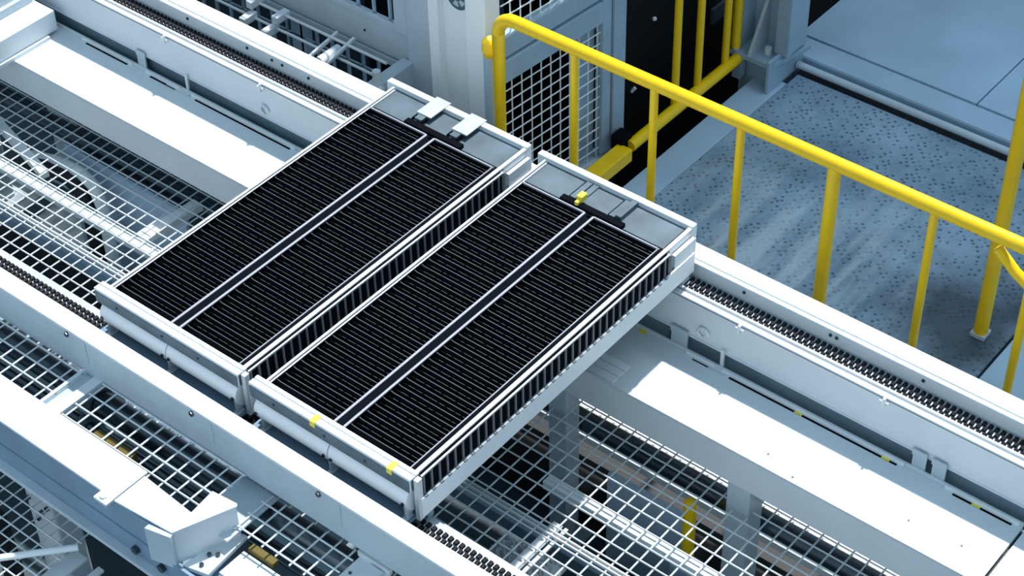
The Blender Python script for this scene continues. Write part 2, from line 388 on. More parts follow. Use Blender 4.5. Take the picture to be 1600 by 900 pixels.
near = thing('conveyor_rail', (0, -0.05, -0.36), 'white rail on the near side of the line, below the tray fronts', 'rail', 'conveyor rails')
MB().box(XA, XB, -0.151, -0.087, -0.107, -0.095).build('top_flange', M['white'], near, 0.003)
MB().box(XA, XB, -0.1505, -0.142, -0.250, -0.103).build('front_face', M['palegrey'], near)  # white paint as well; greyer colour stands in for the face's shade
MB().box(XA, XB, -0.095, -0.088, -0.16, -0.104).build('inner_wall', M['darkblue'], near)
MB().box(XA, XB, -0.142, 0.062, -0.25, -0.24).build('channel_floor', M['palegrey'], near)
MB().box(XA, XB, 0.022, 0.044, -0.24, -0.218).build('chain_guide', M['palegrey'], near, 0.002)
for x in (-0.68, -0.13, 0.38, -1.30):
    bolt(near, (x, -0.1505, -0.115), (0, -1, 0), 0.009, 0.008)
    MB().box(x + 0.006, x + 0.08, -0.1525, -0.1505, -0.20, -0.104).build('splice_plate', M['palegrey'], near)

def chain(y0, rows, zt, label):
    c = thing('roller_chain', (0, y0, zt - 0.02), label, 'chain', 'conveyor chains')
    bmk = MB(); rl = MB()
    bmk.box(XA + 0.3, XB - 0.3, y0, y0 + 0.0205 * rows, zt - 0.026, zt - 0.010)
    n = int((XB - XA - 0.6) / 0.0205)
    for r in range(rows):
        yc = y0 + 0.010 + r * 0.0205
        for k in range(n):
            x = XA + 0.32 + k * 0.0205 + (0.0102 if r % 2 else 0)
            rl.tube([(x, yc - 0.0072, zt - 0.0078), (x, yc + 0.0072, zt - 0.0078)], 0.0078, 8)
    bmk.build('link_plates', M['roller'] if rows > 1 else M['chain'], c); rl.build('rollers', M['chain'], c)
chain(1.264, 3, -0.202, 'roller chain with black rollers running inside the far white rail')
chain(-0.021, 2, -0.203, 'roller chain showing as black dashes along the near white rail')

# ------------------------------------------------------------------ wide beam between the rails
BM = 'long hollow beams beside the far rail'
def wide_beam(x0, x1, label):
    w = thing('trough_beam', ((x0 + x1) / 2, 1.07, -0.56), label, 'beam', BM)
    MB().box(x0, x1, 0.935, 1.203, -0.416, -0.41).build('top_plate', M['white'], w, 0.002)
    MB().box(x0, x1, 0.935, 0.942, -0.553, -0.413).build('front_face', M['white'], w)
    MB().box(x0, x1, 1.196, 1.203, -0.553, -0.413).build('back_face', M['white'], w)
    MB().box(x0, x1, 1.203, 1.212, -0.413, -0.400).build('back_lip', M['wire'], w, 0.001)
    return w
wA = wide_beam(-4.0, 1.8955, 'long white beam with flat lit top between mesh and far rail, passing under the trays')
wB = wide_beam(1.9045, 2.9, 'short beam end past the black joint line in the lower right corner')
for x in (0.528, 1.129, 1.441, 1.748):
    MB().box(x - 0.014, x + 0.014, 1.186, 1.2025, -0.41, -0.4085).build('tape_dab', M['tape'], wA)['label'] = 'yellow dab of tape'
for i, y in enumerate((0.945, 0.978, 1.011)):  # sun stripes falling through the tray, painted on as white strips
    MB().box(0.40, 0.592, y, y + 0.027, -0.41, -0.4075).build('sun_stripe', M['bright'], wA)
for x, y in ((1.15, 0.99), (1.62, 1.02), (1.79, 1.03), (1.26, 0.955)):
    bolt(wA, (x, y, -0.41), (0, 0, 1), 0.004, 0.002, M['galv'])
# hangers that tie the beam to the rail
hg = 'hanger brackets in the slot under the far rail'
def hanger(x0, x1, label):
    h = MB().box(x0, x1, 1.2125, 1.2195, -0.41, -0.335).box(x0, x0 + 0.006, 1.2125, 1.26, -0.41, -0.357)
    tag(h.build('hanger_bracket', M['palegrey'], bevel=0.001), label, 'bracket', hg)
hanger(0.622, 0.690, 'grey hanger bracket in the slot right beside the right tray')
hanger(1.511, 1.562, 'first of two neighbouring grey hanger brackets under the far rail at right')
hanger(1.578, 1.628, 'second of two neighbouring grey hanger brackets under the far rail at right')
hanger(-1.914, -1.863, 'grey hanger bracket under the far rail at the upper left')
for x, l in ((0.819, 'thin white strut in the slot under the far rail, right of the trays'), (-1.639, 'thin white strut in the slot under the far rail at upper left')):
    tag(MB().box(x, x + 0.012, 1.2125, 1.2195, -0.41, -0.335).build('hanger_strut', M['wire']), l, 'strut', hg)
    o = MB().box(x - 0.09, x + 0.035, 1.190, 1.203, -0.4085, -0.402).build('clip_strip', M['wire'], wA)
# added sheet standing in for the darkness seen through the slot
tag(MB().box(XA, XB, 1.244, 1.250, -0.47, -0.244).build('slot_shade_sheet', M['teal']), 'dark sheet added for the shade inside the slot under the far rail', 'panel')

for b_, x0, x1 in ((wA, -2.22, -1.93), (wA, -1.85, -1.66), (wA, -1.60, -1.05), (wA, -1.02, -0.70), (wA, 0.70, 0.81), (wA, 0.84, 1.50), (wA, 1.64, 1.885)):
    MB().box(x0, x1, 1.1955, 1.2035, -0.4105, -0.397).build('ledge_strip', M['bright'], b_, 0.001)
    MB().box(x0 + 0.03, x1 - 0.02, 1.186, 1.1935, -0.4105, -0.4088).build('ledge_shadow', M['black'], b_)  # black line painted as the shadow beside the ledge

tag(MB().box(1.8956, 1.9044, 0.944, 1.194, -0.52, -0.424).build('joint_seal', M['rubber']), 'black seal in the joint between the long beam and its short end piece', 'seal')

# boxes across the left end of the beam
cb = thing('cross_beam', (-2.5, 1.02, -0.41), 'white box beam lying across the far left end of the long beam', 'beam')
MB().box(-2.62, -2.335, 0.80, 1.175, -0.395, -0.305).build('body', M['white'], cb, 0.004)
MB().box(-2.62, -2.322, 0.86, 1.12, -0.41, -0.395).build('base_plate', M['white'], cb)
MB().box(-2.47, -2.45, 0.7, 1.165, -0.305, -0.27).build('ridge', M['palegrey'], cb)
MB().box(-2.9, -2.50, 0.7, 1.2, -0.30, -0.25).build('cover', M['white'], cb, 0.004)
for y in (1.06, 1.11): MB().box(-2.555, -2.52, y, y + 0.03, -0.2505, -0.249).build('slot', M['black'], cb)

# ------------------------------------------------------------------ wire mesh guards
def mesh(name, x0, x1, y0, y1, z, px, py, r, label, extra=None, group='wire mesh guards', stub=0.02):
    t = thing(name, ((x0 + x1) / 2, (y0 + y1) / 2, z), label, 'mesh guard', group)
    a = MB(); k = 0
    while x0 + k * px <= x1:
        x = x0 + k * px; a.tube([(x, y0 - stub, z), (x, y1 + stub, z)], r, 5); k += 1
    a.build('cross_wires', M['wire'], t)
    a = MB(); k = 0
    while y0 + k * py <= y1 + 1e-6:
        y = y0 + k * py; a.tube([(x0 - 0.01, y, z + r * 1.6), (x1 + 0.01, y, z + r * 1.6)], r, 5); k += 1
    a.build('long_wires', M['wire'], t)
    return t
m1 = mesh('mesh_guard', -3.2, 2.2, 0.055, 1.18, -0.675, 0.0555, 0.0535, 0.0031, 'large white wire mesh under the trays between near rail and long beam')
MB().box(-3.2, 2.2, 0.515, 0.520, -0.679, -0.668).build('seam_bar', M['wire'], m1)
MB().box(-3.2, 2.2, 0.500, 0.505, -0.679, -0.668).build('seam_bar', M['wire'], m1)
MB().box(-3.2, -1.10, 0.66, 0.70, -0.72, -0.685).build('support_bar', M['white'], m1, 0.002)
MB().box(0.52, 1.6, 0.672, 0.705, -0.72, -0.685).build('support_bar', M['white'], m1, 0.002)
MB().box(0.655, 0.690, 0.01, 0.56, -0.69, -0.682).build('edge_strip', M['wire'], m1)
MB().box(0.700, 0.712, 0.01, 0.56, -0.69, -0.682).build('edge_strip', M['wire'], m1)
MB().box(-3.2, 2.2, 0.028, 0.052, -0.70, -0.682).build('edge_bar', M['palegrey'], m1)

SHIFT = Vector((0.063, -0.0434, 0.0795))
m2a = mesh('mesh_guard', -2.1, -0.70, -0.34, -0.102, -0.33, 0.0545, 0.0545, 0.0031, 'small wire mesh strip at the left edge, above the cross frame', stub=0.012)
MB().box(-0.702, -0.690, -0.35, -0.094, -0.34, -0.318).build('frame_bar', M['white'], m2a)
fr = thing('cross_frame', (-0.655, -0.22, -0.36), 'white and grey flat frame bar between two wire mesh strips near the left edge', 'frame')
MB().box(-0.690, -0.652, -0.35, -0.092, -0.345, -0.335).build('web', M['palegrey'], fr)
MB().box(-0.652, -0.615, -0.35, -0.092, -0.345, -0.322).build('flange', M['white'], fr, 0.002)
m2b = mesh('mesh_guard', -0.600, 0.00, -0.33, -0.1095, -0.33, 0.0545, 0.0545, 0.0031, 'wire mesh strip right of the white cross frame, behind the L shaped cover', stub=0.012)
m2c = mesh('mesh_guard', 0.105, 0.445, -0.245, -0.112, -0.36, 0.0545, 0.0545, 0.0031, 'wire mesh strip along the bottom edge, left of the white tray panel', stub=0.012)
tag(MB().box(-0.03, 0.118, -0.30, -0.09, -0.375, -0.366).build('infill_plate', M['palegrey'], bevel=0.002), 'flat grey plate in the gap between two mesh strips, beside the L shaped cover', 'plate')
wp = thing('clear_lid_panel', (0.51, -0.19, -0.375), 'white framed panel with pale lid at the bottom edge of the picture', 'panel')
MB().box(0.455, 0.565, -0.34, -0.098, -0.375, -0.362).build('base', M['white'], wp, 0.002)
MB().box(0.500, 0.552, -0.18, -0.115, -0.362, -0.352).build('lid', M['white'], wp, 0.002)
MB().box(0.450, 0.570, -0.110, -0.098, -0.362, -0.34).build('rim', M['wire'], wp)
bolt(wp, (0.475, -0.17, -0.362), (0, 0, 1), 0.005, 0.003)
m3 = mesh('mesh_guard', -1.9, -0.44, -1.10, -0.36, -0.66, 0.044, 0.042, 0.0028, 'finer wire mesh in the lower left corner over a black gap', stub=0.01)

# drive shafts below the near mesh strips
dg = 'dark drive shafts under the near mesh strips'
for y, z, r, l in ((-0.112, -0.425, 0.040, 'dark glossy drive shaft under the near mesh, the one closest to the white rail'), (-0.175, -0.49, 0.022, 'slimmer dark drive shaft under the near mesh, the one nearer the cover')):
    d = thing('drive_shaft', (0, y, z), l, 'shaft', dg)
    MB().tube([(-2.6, y, z), (2.2, y, z)], r, 20).build('shaft', M['steel'], d, smooth=True)
    for x in (-1.9, -0.66, 1.1): MB().tube([(x - 0.02, y, z), (x + 0.02, y, z)], r + 0.008, 16).build('coupling', M['galv'], d, smooth=True)
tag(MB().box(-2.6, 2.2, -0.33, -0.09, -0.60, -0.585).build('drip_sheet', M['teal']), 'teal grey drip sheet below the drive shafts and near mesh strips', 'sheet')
for x in (-1.9, -0.66, 1.1):
    tag(MB().box(x - 0.02, x + 0.02, -0.25, -0.12, -0.585, -0.49).build('shaft_support', M['teal']), 'grey support block under the drive shafts', 'support', 'supports under the drive shafts')
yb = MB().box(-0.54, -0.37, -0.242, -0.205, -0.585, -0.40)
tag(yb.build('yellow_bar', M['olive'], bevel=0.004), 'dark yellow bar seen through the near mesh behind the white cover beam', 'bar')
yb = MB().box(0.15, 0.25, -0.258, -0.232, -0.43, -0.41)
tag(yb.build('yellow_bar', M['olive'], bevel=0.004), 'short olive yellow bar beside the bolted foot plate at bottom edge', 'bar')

# ------------------------------------------------------------------ near cover beam with bolted pieces
nb = thing('cover_beam', (-1.2, -0.37, -0.53), 'white topped cover beam with blue grey front in the lower left', 'beam')
MB().box(-3.0, -0.192, -0.433, -0.302, -0.29, -0.28).build('top_cover', M['white'], nb, 0.002)
MB().box(-3.0, 0.03, -0.430, -0.420, -0.405, -0.29).build('upper_face', M['navy'], nb)
MB().box(-3.0, 0.2, -0.4345, -0.424, -0.49, -0.405).build('lower_face', M['navy'], nb, 0.001)
MB().box(-3.0, 0.3, -0.462, -0.424, -0.50, -0.484).build('bottom_flange', M['palegrey'], nb, 0.002)
MB().box(-3.0, 0.2, -0.424, -0.31, -0.505, -0.45).build('core', M['navy'], nb)
MB().box(-0.247, -0.192, -0.463, -0.430, -0.292, -0.281).build('end_tab', M['white'], nb, 0.002)
bolt(nb, (-0.222, -0.443, -0.281), (0, 0, 1), 0.012, 0.006, M['wire'])
for x in (-0.13, -0.02): bolt(nb, (x, -0.4345, -0.452), (0, -1, 0), 0.014, 0.014)

lc = thing('bolted_cover', (0.0, -0.34, -0.45), 'L shaped white cover box with bolted foot plate in front of the mesh', 'cover')
MB().poly_z([(-0.186, -0.438), (0.034, -0.420), (0.108, -0.236), (0.100, -0.228), (0.010, -0.238), (0.021, -0.332), (-0.186, -0.318)], -0.285, -0.278).build('top_plate', M['white'], lc, 0.002)
MB().poly_z([(0.030, -0.418), (0.034, -0.418), (0.106, -0.238), (0.102, -0.236)], -0.412, -0.284).build('end_face', M['white'], lc)
MB().poly_z([(-0.045, -0.452), (0.040, -0.432), (0.036, -0.420), (-0.045, -0.434)], -0.42, -0.284).build('front_cheek', M['palegrey'], lc)
MB().poly_z([(0.05, -0.418), (0.133, -0.397), (0.118, -0.226), (0.068, -0.232)], -0.425, -0.408).build('foot_plate', M['white'], lc, 0.002)
for p in ((0.095, -0.385), (0.093, -0.25), (0.105, -0.33), (0.085, -0.345)): bolt(lc, (*p, -0.408), (0, 0, 1), 0.007, 0.008)
tag(MB().box(0.142, 0.9, -0.366, -0.266, -0.435, -0.42).build('lower_cover', M['white'], bevel=0.002), 'lower white cover strip continuing to the bottom edge past the foot plate', 'cover')

# things below the lower left mesh
bp = thing('support_post', (-0.78, -0.29, -1.4295), 'pale grey bolted support post under the fine mesh in the lower left corner', 'post')
MB().poly_z([(-0.85, -0.335), (-0.715, -0.335), (-0.715, -0.24), (-0.85, -0.24)], -1.4295, -0.70).build('column', M['white'], bp, 0.01)
for p in ((-0.83, -0.80), (-0.77, -0.83), (-0.735, -0.79), (-0.80, -0.88)): bolt(bp, (p[0], -0.335, p[1]), (0, -1, 0), 0.009, 0.01)
tag(MB().box(-2.4, 0.2, -1.3, -0.46, -1.4295, -1.41).build('rubber_mat', M['rubber']), 'black rubber mat under the fine mesh in the lower left corner', 'mat')
tag(MB().tube([(-0.70, -0.77, -0.64), (-0.40, -0.46, -0.62)], 0.011, 10).build('white_rod', M['bright'], smooth=True), 'thin white rod slanting across the fine mesh in the lower left', 'rod')
ch = thing('channel_bracket', (-0.37, -0.6, -0.76), 'pale grey channel bracket sticking out under the cover beam at the bottom left', 'bracket')
MB().box(-0.46, -0.40, -1.2, -0.44, -0.70, -0.69).build('flange', M['white'], ch, 0.002)
MB().box(-0.40, -0.35, -1.2, -0.44, -0.75, -0.735).build('web', M['blue'], ch)
MB().box(-0.35, -0.325, -1.2, -0.44, -0.70, -0.69).build('flange', M['wire'], ch, 0.002)
MB().box(-0.325, -0.10, -1.2, -0.44, -0.78, -0.76).build('side_plate', M['blue'], ch)
hz = [(-1.25, -0.40, -1.33), (-1.22, -0.42, -1.1), (-1.12, -0.44, -0.92), (-1.0, -0.43, -0.86), (-0.92, -0.42, -0.90), (-0.89, -0.43, -1.1), (-0.88, -0.46, -1.33)]
tag(MB().tube(hz, 0.035, 10).build('black_hose', M['rubber'], smooth=True), 'thick black hose arching under the fine mesh at the left edge', 'hose')

SHIFT = Vector((0, 0, 0))
# ------------------------------------------------------------------ machinery under the large mesh
lg = 'frame legs under the long beam'
def leg(x, y, w, z1, label, m='palegrey'):
    l = thing('frame_leg', (x, y, -1.35), label, 'leg', lg)
    MB().box(x - w / 2, x + w / 2, y - w / 2, y + w / 2, -1.34, z1).build('post', M[m], l, 0.004)
    MB().box(x - w, x + w, y - w, y + w, -1.35, -1.34).build('base_plate', M[m], l, 0.003)
leg(0.37, 0.978, 0.075, -0.553, 'grey frame leg under the long beam just right of the right tray')
leg(1.09, 0.978, 0.085, -0.553, 'pale frame leg under the long beam beside the yellow post')
leg(-2.75, 0.985, 0.085, -0.553, 'grey frame leg under the long beam in the left part')
leg(-0.3, 1.28, 0.08, -0.242, 'frame leg holding the far rail under the left tray')
leg(2.3, 1.28, 0.08, -0.242, 'frame leg holding the far rail beyond the right edge')
leg(-2.6, 1.28, 0.08, -0.242, 'frame leg holding the far rail beyond the left edge')
leg(0.42, 0.0, 0.06, -0.25, 'frame leg holding the near rail under the right tray')
leg(-0.75, 0.0, 0.06, -0.25, 'frame leg holding the near rail under the left tray')
leg(-2.2, 0.0, 0.06, -0.25, 'frame leg holding the near rail beyond the left edge')
leg(1.9, 0.0, 0.06, -0.25, 'frame leg holding the near rail beyond the right edge')
leg(-1.3, -0.42, 0.05, -0.43, 'slim frame leg carrying the near cover beam')
# roller and rails parallel to the line, deep below
rr = thing('line_roller', (0.6, 1.06, -0.92), 'long dark roller lying under the front edge of the long beam', 'roller')
MB().tube([(-3.0, 1.058, -0.80), (2.4, 1.058, -0.80)], 0.037, 24).build('drum', M['steel'], rr, smooth=True)
tag(MB().box(0.25, 2.4, 1.112, 1.152, -0.835, -0.82).build('rail_strip', M['bright']), 'white edge rail showing just below the long beam on the right', 'rail', 'white strips under the long beam')
tag(MB().box(-0.2, 2.4, 1.152, 1.182, -1.03, -1.0).build('rail_strip', M['bright']), 'lower white strip parallel to the long beam, beside the dark roller', 'rail', 'white strips under the long beam')
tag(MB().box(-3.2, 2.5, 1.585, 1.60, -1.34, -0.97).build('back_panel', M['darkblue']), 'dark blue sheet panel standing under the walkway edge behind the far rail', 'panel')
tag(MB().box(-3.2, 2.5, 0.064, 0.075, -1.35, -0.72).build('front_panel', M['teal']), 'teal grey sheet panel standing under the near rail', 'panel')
sh = thing('shelf_plate', (0.9, 0.33, -0.98), 'teal grey shelf plate below the right part of the large mesh', 'shelf')
MB().box(0.05, 2.2, 0.08, 0.50, -0.94, -0.925).build('plate', M['teal'], sh)
for x in (0.1, 1.2, 2.1): MB().box(x, x + 0.04, 0.1, 0.14, -1.35, -0.94).build('leg', M['teal'], sh)
yp = thing('yellow_post', (0.94, 0.9, -1.35), 'short orange yellow post standing under the mesh at the lower right', 'post')
MB().tube([(0.94, 0.9, -1.0), (0.94, 0.9, -0.70)], 0.022, 14).build('post', M['yellow'], yp, smooth=True)
MB().ball((0.94, 0.9, -0.70), 0.022, (1, 1, 0.5)).build('cap', M['yellow'], yp, smooth=True)
MB().box(0.90, 0.98, 0.86, 0.94, -1.35, -1.0).build('pedestal', M['blue'], yp)
tag(MB().box(0.55, 0.88, 0.985, 1.005, -1.34, -0.90).build('blue_panel', M['panelblue']), 'blue grey upright panel behind the short yellow post', 'panel')
tag(MB().box(-0.25, 2.3, 1.06, 1.56, -1.35, -1.10).build('floor_cover_box', M['rubber'], bevel=0.005), 'black box added to cover the sunlit floor under the far rail', 'box')  # added to darken the sunlit floor below the beam
# crumpled bag
bm_ = MB(); bmesh.ops.create_grid(bm_.bm, x_segments=26, y_segments=20, size=0.5)
for v in bm_.bm.verts:
    u, w = v.co.x, v.co.y
    h = 0.05 * max(0, 1 - (2 * u) ** 6) * max(0, 1 - (2 * w) ** 6)
    v.co = Vector((0.56 + u * 0.25, 0.50 + w * 0.15 + u * 0.02, -0.918 + h * random.uniform(0.4, 1.5)))
geo = bmesh.ops.extrude_face_region(bm_.bm, geom=bm_.bm.faces[:])
for v in [g for g in geo['geom'] if isinstance(g, bmesh.types.BMVert)]: v.co.z = -0.924
tag(bm_.build('crumpled_bag', M['bag']), 'crumpled white plastic bag lying under the mesh at lower right', 'bag')
# lower frame tubes
for y, z, l in ((0.30, -1.08, 'blue grey floor rail under the mesh, the one nearer the viewer'), (0.75, -1.1, 'blue grey floor rail under the mesh, the one farther from the viewer')):
    tag(MB().box(-3.2, 2.3, y, y + 0.06, z - 0.06, z).build('floor_rail', M['blue'], bevel=0.003), l, 'rail', 'floor rails under the large mesh')
# things below the left part of the mesh
# white covered cable
pts = [(-2.30, 0.90, -0.85), (-2.12, 0.895, -0.79), (-1.97, 0.89, -0.77), (-1.89, 0.88, -0.79), (-1.84, 0.865, -0.86), (-1.82, 0.85, -1.02), (-1.81, 0.84, -1.34)]
cv = thing('cable_sleeve', (-1.81, 0.88, -1.34), 'white segmented cable sleeve bending down under the mesh at upper left', 'cable')
MB().tube(pts, 0.026, 12).build('sleeve', M['bright'], cv, smooth=True)
MB().tube([(p[0] - 0.05, p[1] - 0.03, p[2] - 0.03) for p in pts], 0.03, 10).build('black_core', M['rubber'], cv, smooth=True)
tag(MB().bar((-2.55, 0.90, -0.73), (-2.03, 0.765, -0.73), 0.035, 0.03).build('brace_bar', M['bright']), 'white diagonal brace bar under the mesh at the far left', 'brace', 'white braces under the mesh')
tag(MB().bar((-1.40, 0.99, -0.71), (-1.42, 0.72, -0.71), 0.05, 0.03).build('brace_bar', M['bright']), 'white short brace bar under the mesh beside the left tray', 'brace', 'white braces under the mesh')
tag(MB().box(-2.15, -1.45, 0.955, 0.97, -1.34, -0.76).build('blue_panel', M['panelblue']), 'blue grey upright panel behind the white cable sleeve', 'panel')
mo = thing('drive_motor', (-1.6, 0.3, -1.35), 'dark geared drive motor on the floor under the left mesh', 'motor')
MB().tube([(-1.85, 0.30, -1.17), (-1.45, 0.30, -1.17)], 0.10, 20).build('housing', M['darkblue'], mo, smooth=True)
MB().box(-1.45, -1.25, 0.20, 0.40, -1.30, -1.04).build('gearbox', M['teal'], mo, 0.01)
MB().box(-1.85, -1.25, 0.18, 0.42, -1.35, -1.30).build('foot', M['palegrey'], mo)
for x in (-1.78, -1.70, -1.62, -1.54): MB().tube([(x, 0.30, -1.17), (x + 0.012, 0.30, -1.17)], 0.112, 20).build('cooling_fin', M['blue'], mo)
mo2 = thing('valve_block', (-1.15, 0.25, -1.35), 'pale valve block with stubs on the floor under the left mesh', 'valve')
MB().box(-1.25, -1.05, 0.46, 0.62, -1.35, -1.12).build('body', M['palegrey'], mo2, 0.006)
for x in (-1.22, -1.16, -1.10): MB().tube([(x, 0.54, -1.12), (x, 0.54, -1.06)], 0.014, 10).build('stub', M['wire'], mo2)
tag(MB().box(-3.2, -0.9, 0.65, 0.90, -1.35, -1.32).build('rubber_mat', M['rubber']), 'black rubber mat on the floor under the left mesh', 'mat')
tag(MB().box(1.2, 2.3, 0.56, 0.90, -1.35, -1.32).build('rubber_mat', M['rubber']), 'black rubber mat on the floor under the lower right mesh', 'mat')

# ------------------------------------------------------------------ yellow handrails
hr = thing('handrail', (0.9, 1.7, PZ), 'bright yellow tubular handrail running along the walkway edge', 'handrail')
zt = 0.147
pts = [(-0.482, 1.7, PZ)] + [(-0.482, 1.7, zt - 0.075)] + [(-0.482 + 0.075 * (1 - math.cos(a)), 1.7, zt - 0.075 + 0.075 * math.sin(a)) for a in [math.pi / 2 * i / 8 for i in range(1, 9)]] + [(2.8, 1.7, zt)]
MB().tube(pts, 0.024, 18).build('top_rail', M['yellow'], hr, smooth=True)
for x in (0.887, 2.256):
    MB().tube([(x, 1.7, PZ), (x, 1.7, zt)], 0.0225, 16).build('post', M['yellow'], hr, smooth=True)
for x in (-0.145, 0.19, 0.535, 1.242, 1.583, 1.93):
    MB().tube([(x, 1.7, PZ + 0.10), (x, 1.7, zt)], 0.0145, 12).build('baluster', M['yellow'], hr, smooth=True)
MB().tube([(-0.482, 1.7, PZ + 0.10), (2.8, 1.7, PZ + 0.10)], 0.0145, 12).build('bottom_rail', M['yellow'], hr, smooth=True)
MB().tube([(1.46, 1.7, 0.10), (1.53, 1.7, 0.04), (1.60, 1.7, 0.0), (1.68, 1.7, -0.06)], 0.018, 12).build('brace', M['yellow'], hr, smooth=True)
for x in (-0.482, 0.887, 2.256): MB().tube([(x, 1.7, PZ), (x, 1.7, PZ + 0.012)], 0.05, 16).build('base_flange', M['yellow'], hr)

bo = thing('guide_post', (-0.545, 1.72, PZ), 'blue grey pipe post with yellow cap beside the left end of the handrail', 'post')
MB().tube([(-0.542, 1.72, PZ), (-0.542, 1.72, -0.06)], 0.024, 14).build('pipe', M['blue'], bo, smooth=True)
MB().tube([(-0.542, 1.72, -0.065), (-0.542, 1.72, -0.04), (-0.54, 1.72, 0.0), (-0.535, 1.72, 0.015)], 0.03, 14, rs=[0.025, 0.029, 0.028, 0.014]).build('cap', M['yellow'], bo, smooth=True)

fr_ = thing('handrail', (-0.43, 2.9, PZ), 'far yellow railing with upright bars in front of the dark pit', 'handrail')
MB().tube([(-0.42, 2.43, -0.85), (-0.42, 3.28, -0.85)], 0.026, 14).build('bottom_rail', M['yellow'], fr_, smooth=True)
MB().box(-0.455, -0.385, 2.05, 2.40, -0.89, -0.83).build('toe_board', M['yellow'], fr_, 0.004)
for y in (2.76, 2.925, 3.13):
    MB().tube([(-0.435, y, -0.85), (-0.435, y, 0.18)], 0.0165, 12).build('baluster', M['yellow'], fr_, smooth=True)
MB().tube([(-0.44, 3.215, -0.80), (-0.44, 3.215, 0.20)], 0.022, 12).build('post', M['yellow'], fr_, smooth=True)
MB().tube([(-0.435, 2.2, 0.18), (-0.435, 3.3, 0.18)], 0.024, 12).build('top_rail', M['yellow'], fr_, smooth=True)
for y in (2.1, 3.2): MB().box(-0.44, -0.40, y, y + 0.04, -0.95, -0.86).build('foot', M['blue'], fr_)
MB().box(-0.49, -0.43, 2.39, 2.46, -0.87, -0.80).build('clamp', M['black'], fr_, 0.006)

op = thing('corner_post', (1.185, 2.42, PZ), 'thick orange yellow post standing on the walkway behind the handrail at the right edge', 'post')
MB().tube([(1.187, 2.41, PZ + 0.02), (1.187, 2.41, 0.25)], 0.027, 16).build('pipe', M['yellow'], op, smooth=True)
MB().box(1.158, 1.216, 2.382, 2.44, PZ, PZ + 0.02).build('foot_plate', M['palegrey'], op, 0.003)

# ------------------------------------------------------------------ steel column at the deck corner
sc_ = thing('steel_column', (-0.32, 3.33, PZ), 'blue grey steel column with base plates at the corner of the upper deck', 'column')
MB().box(-0.440, -0.428, 3.24, 3.42, -0.82, 1.2).build('flange', M['blue'], sc_)
MB().box(-0.428, -0.27, 3.34, 3.352, -0.82, 1.2).build('web', M['blue'], sc_)
MB().box(-0.282, -0.215, 3.27, 3.42, -0.80, 1.2).build('flange', M['blue'], sc_, 0.004)
MB().poly_z([(-0.46, 3.20), (-0.25, 3.20), (-0.20, 3.44), (-0.46, 3.44)], -0.84, -0.815).build('base_plate', M['blue'], sc_, 0.003)
MB().box(-0.26, -0.245, 3.18, 3.46, -0.95, -0.79).build('side_plate', M['blue'], sc_, 0.003)
MB().prism([(3.20, -0.815), (3.34, -0.815), (3.34, -0.55)], -0.37, -0.355).build('gusset', M['palegrey'], sc_)
for p in ((-0.31, 3.27), (-0.44, 3.22)): bolt(sc_, (*p, -0.815), (0, 0, 1), 0.016, 0.03, M['wire'])
MB().box(-0.44, -0.27, 3.26, 3.42, -1.35, -0.84).build('foot', M['blue'], sc_)

# ------------------------------------------------------------------ cage door, cage panel, white column
ang = math.radians(85); dv = Vector((math.cos(ang), math.sin(ang), 0)); nv = Vector((-dv.y, dv.x, 0)); P0 = Vector((-0.53, 2.46, 0))
def DP(t, z, off=0): return P0 + dv * t + nv * off + Vector((0, 0, z))
dr = thing('cage_door', (*P0.xy, PZ), 'blue grey framed wire mesh door behind the left part of the handrail', 'door')
def dbar(name, t0, t1, z0, z1, th, m, off=0):
    c = (DP(t0, z0, off) + DP(t1, z1, off)) / 2
    return MB().obox(c, dv * (t1 - t0) / 2, nv * th / 2, (0, 0, (z1 - z0) / 2)).build(name, m, dr, 0.003)
dbar('end_post', -0.035, 0.035, PZ, 0.9, 0.06, M['blue'])
dbar('stile', -0.090, -0.040, -0.90, 0.9, 0.04, M['blue'])
dbar('lower_top_rail', -0.64, -0.09, -0.262, -0.166, 0.04, M['blue'])
dbar('upper_bottom_rail', -0.64, -0.09, -0.152, -0.066, 0.04, M['blue'], 0.005)
dbar('foot_plate', -0.26, -0.03, -0.95, -0.92, 0.10, M['palegrey'])
dbar('inner_stile', -0.20, -0.09, -0.95, -0.27, 0.012, M['blue'], 0.03)
w = MB()
for k in range(10):
    t_ = -0.10 - 0.053 * k
    w.tube([DP(t_, -0.95), DP(t_, -0.26)], 0.003, 5); w.tube([DP(t_, -0.07), DP(t_, 0.6)], 0.003, 5)
for k in range(13): w.tube([DP(-0.63, -0.31 - 0.051 * k, -0.006), DP(-0.06, -0.31 - 0.051 * k, -0.006)], 0.003, 5)
for k in range(8): w.tube([DP(-0.63, -0.035 + 0.053 * k, -0.006), DP(-0.09, -0.035 + 0.053 * k, -0.006)], 0.003, 5)
w.build('mesh', M['wire'], dr)

cp = thing('cage_panel', (-1.5, 1.78, -1.35), 'blue grey machine cage with mesh windows behind the far rail at the top left', 'cage')
MB().box(-3.2, -0.995, 1.78, 1.83, -0.335, -0.20).build('middle_rail', M['palegrey'], cp, 0.003)
MB().box(-3.2, -0.995, 1.775, 1.81, -0.375, -0.342).build('lower_frame_rail', M['palegrey'], cp, 0.003)
MB().box(-3.2, -1.02, 1.776, 1.79, -0.20, -0.175).build('upper_frame_rail', M['palegrey'], cp, 0.002)
MB().box(-1.045, -0.990, 1.772, 1.83, -1.35, -0.34).build('lower_stile', M['palegrey'], cp, 0.003)
MB().box(-1.055, -0.990, 1.772, 1.83, -0.20, 0.5).build('upper_stile', M['palegrey'], cp, 0.003)
MB().box(-1.66, -1.58, 1.80, 1.84, -1.35, -0.375).build('lower_stile', M['blue'], cp, 0.003)
w = MB(); x = -3.1
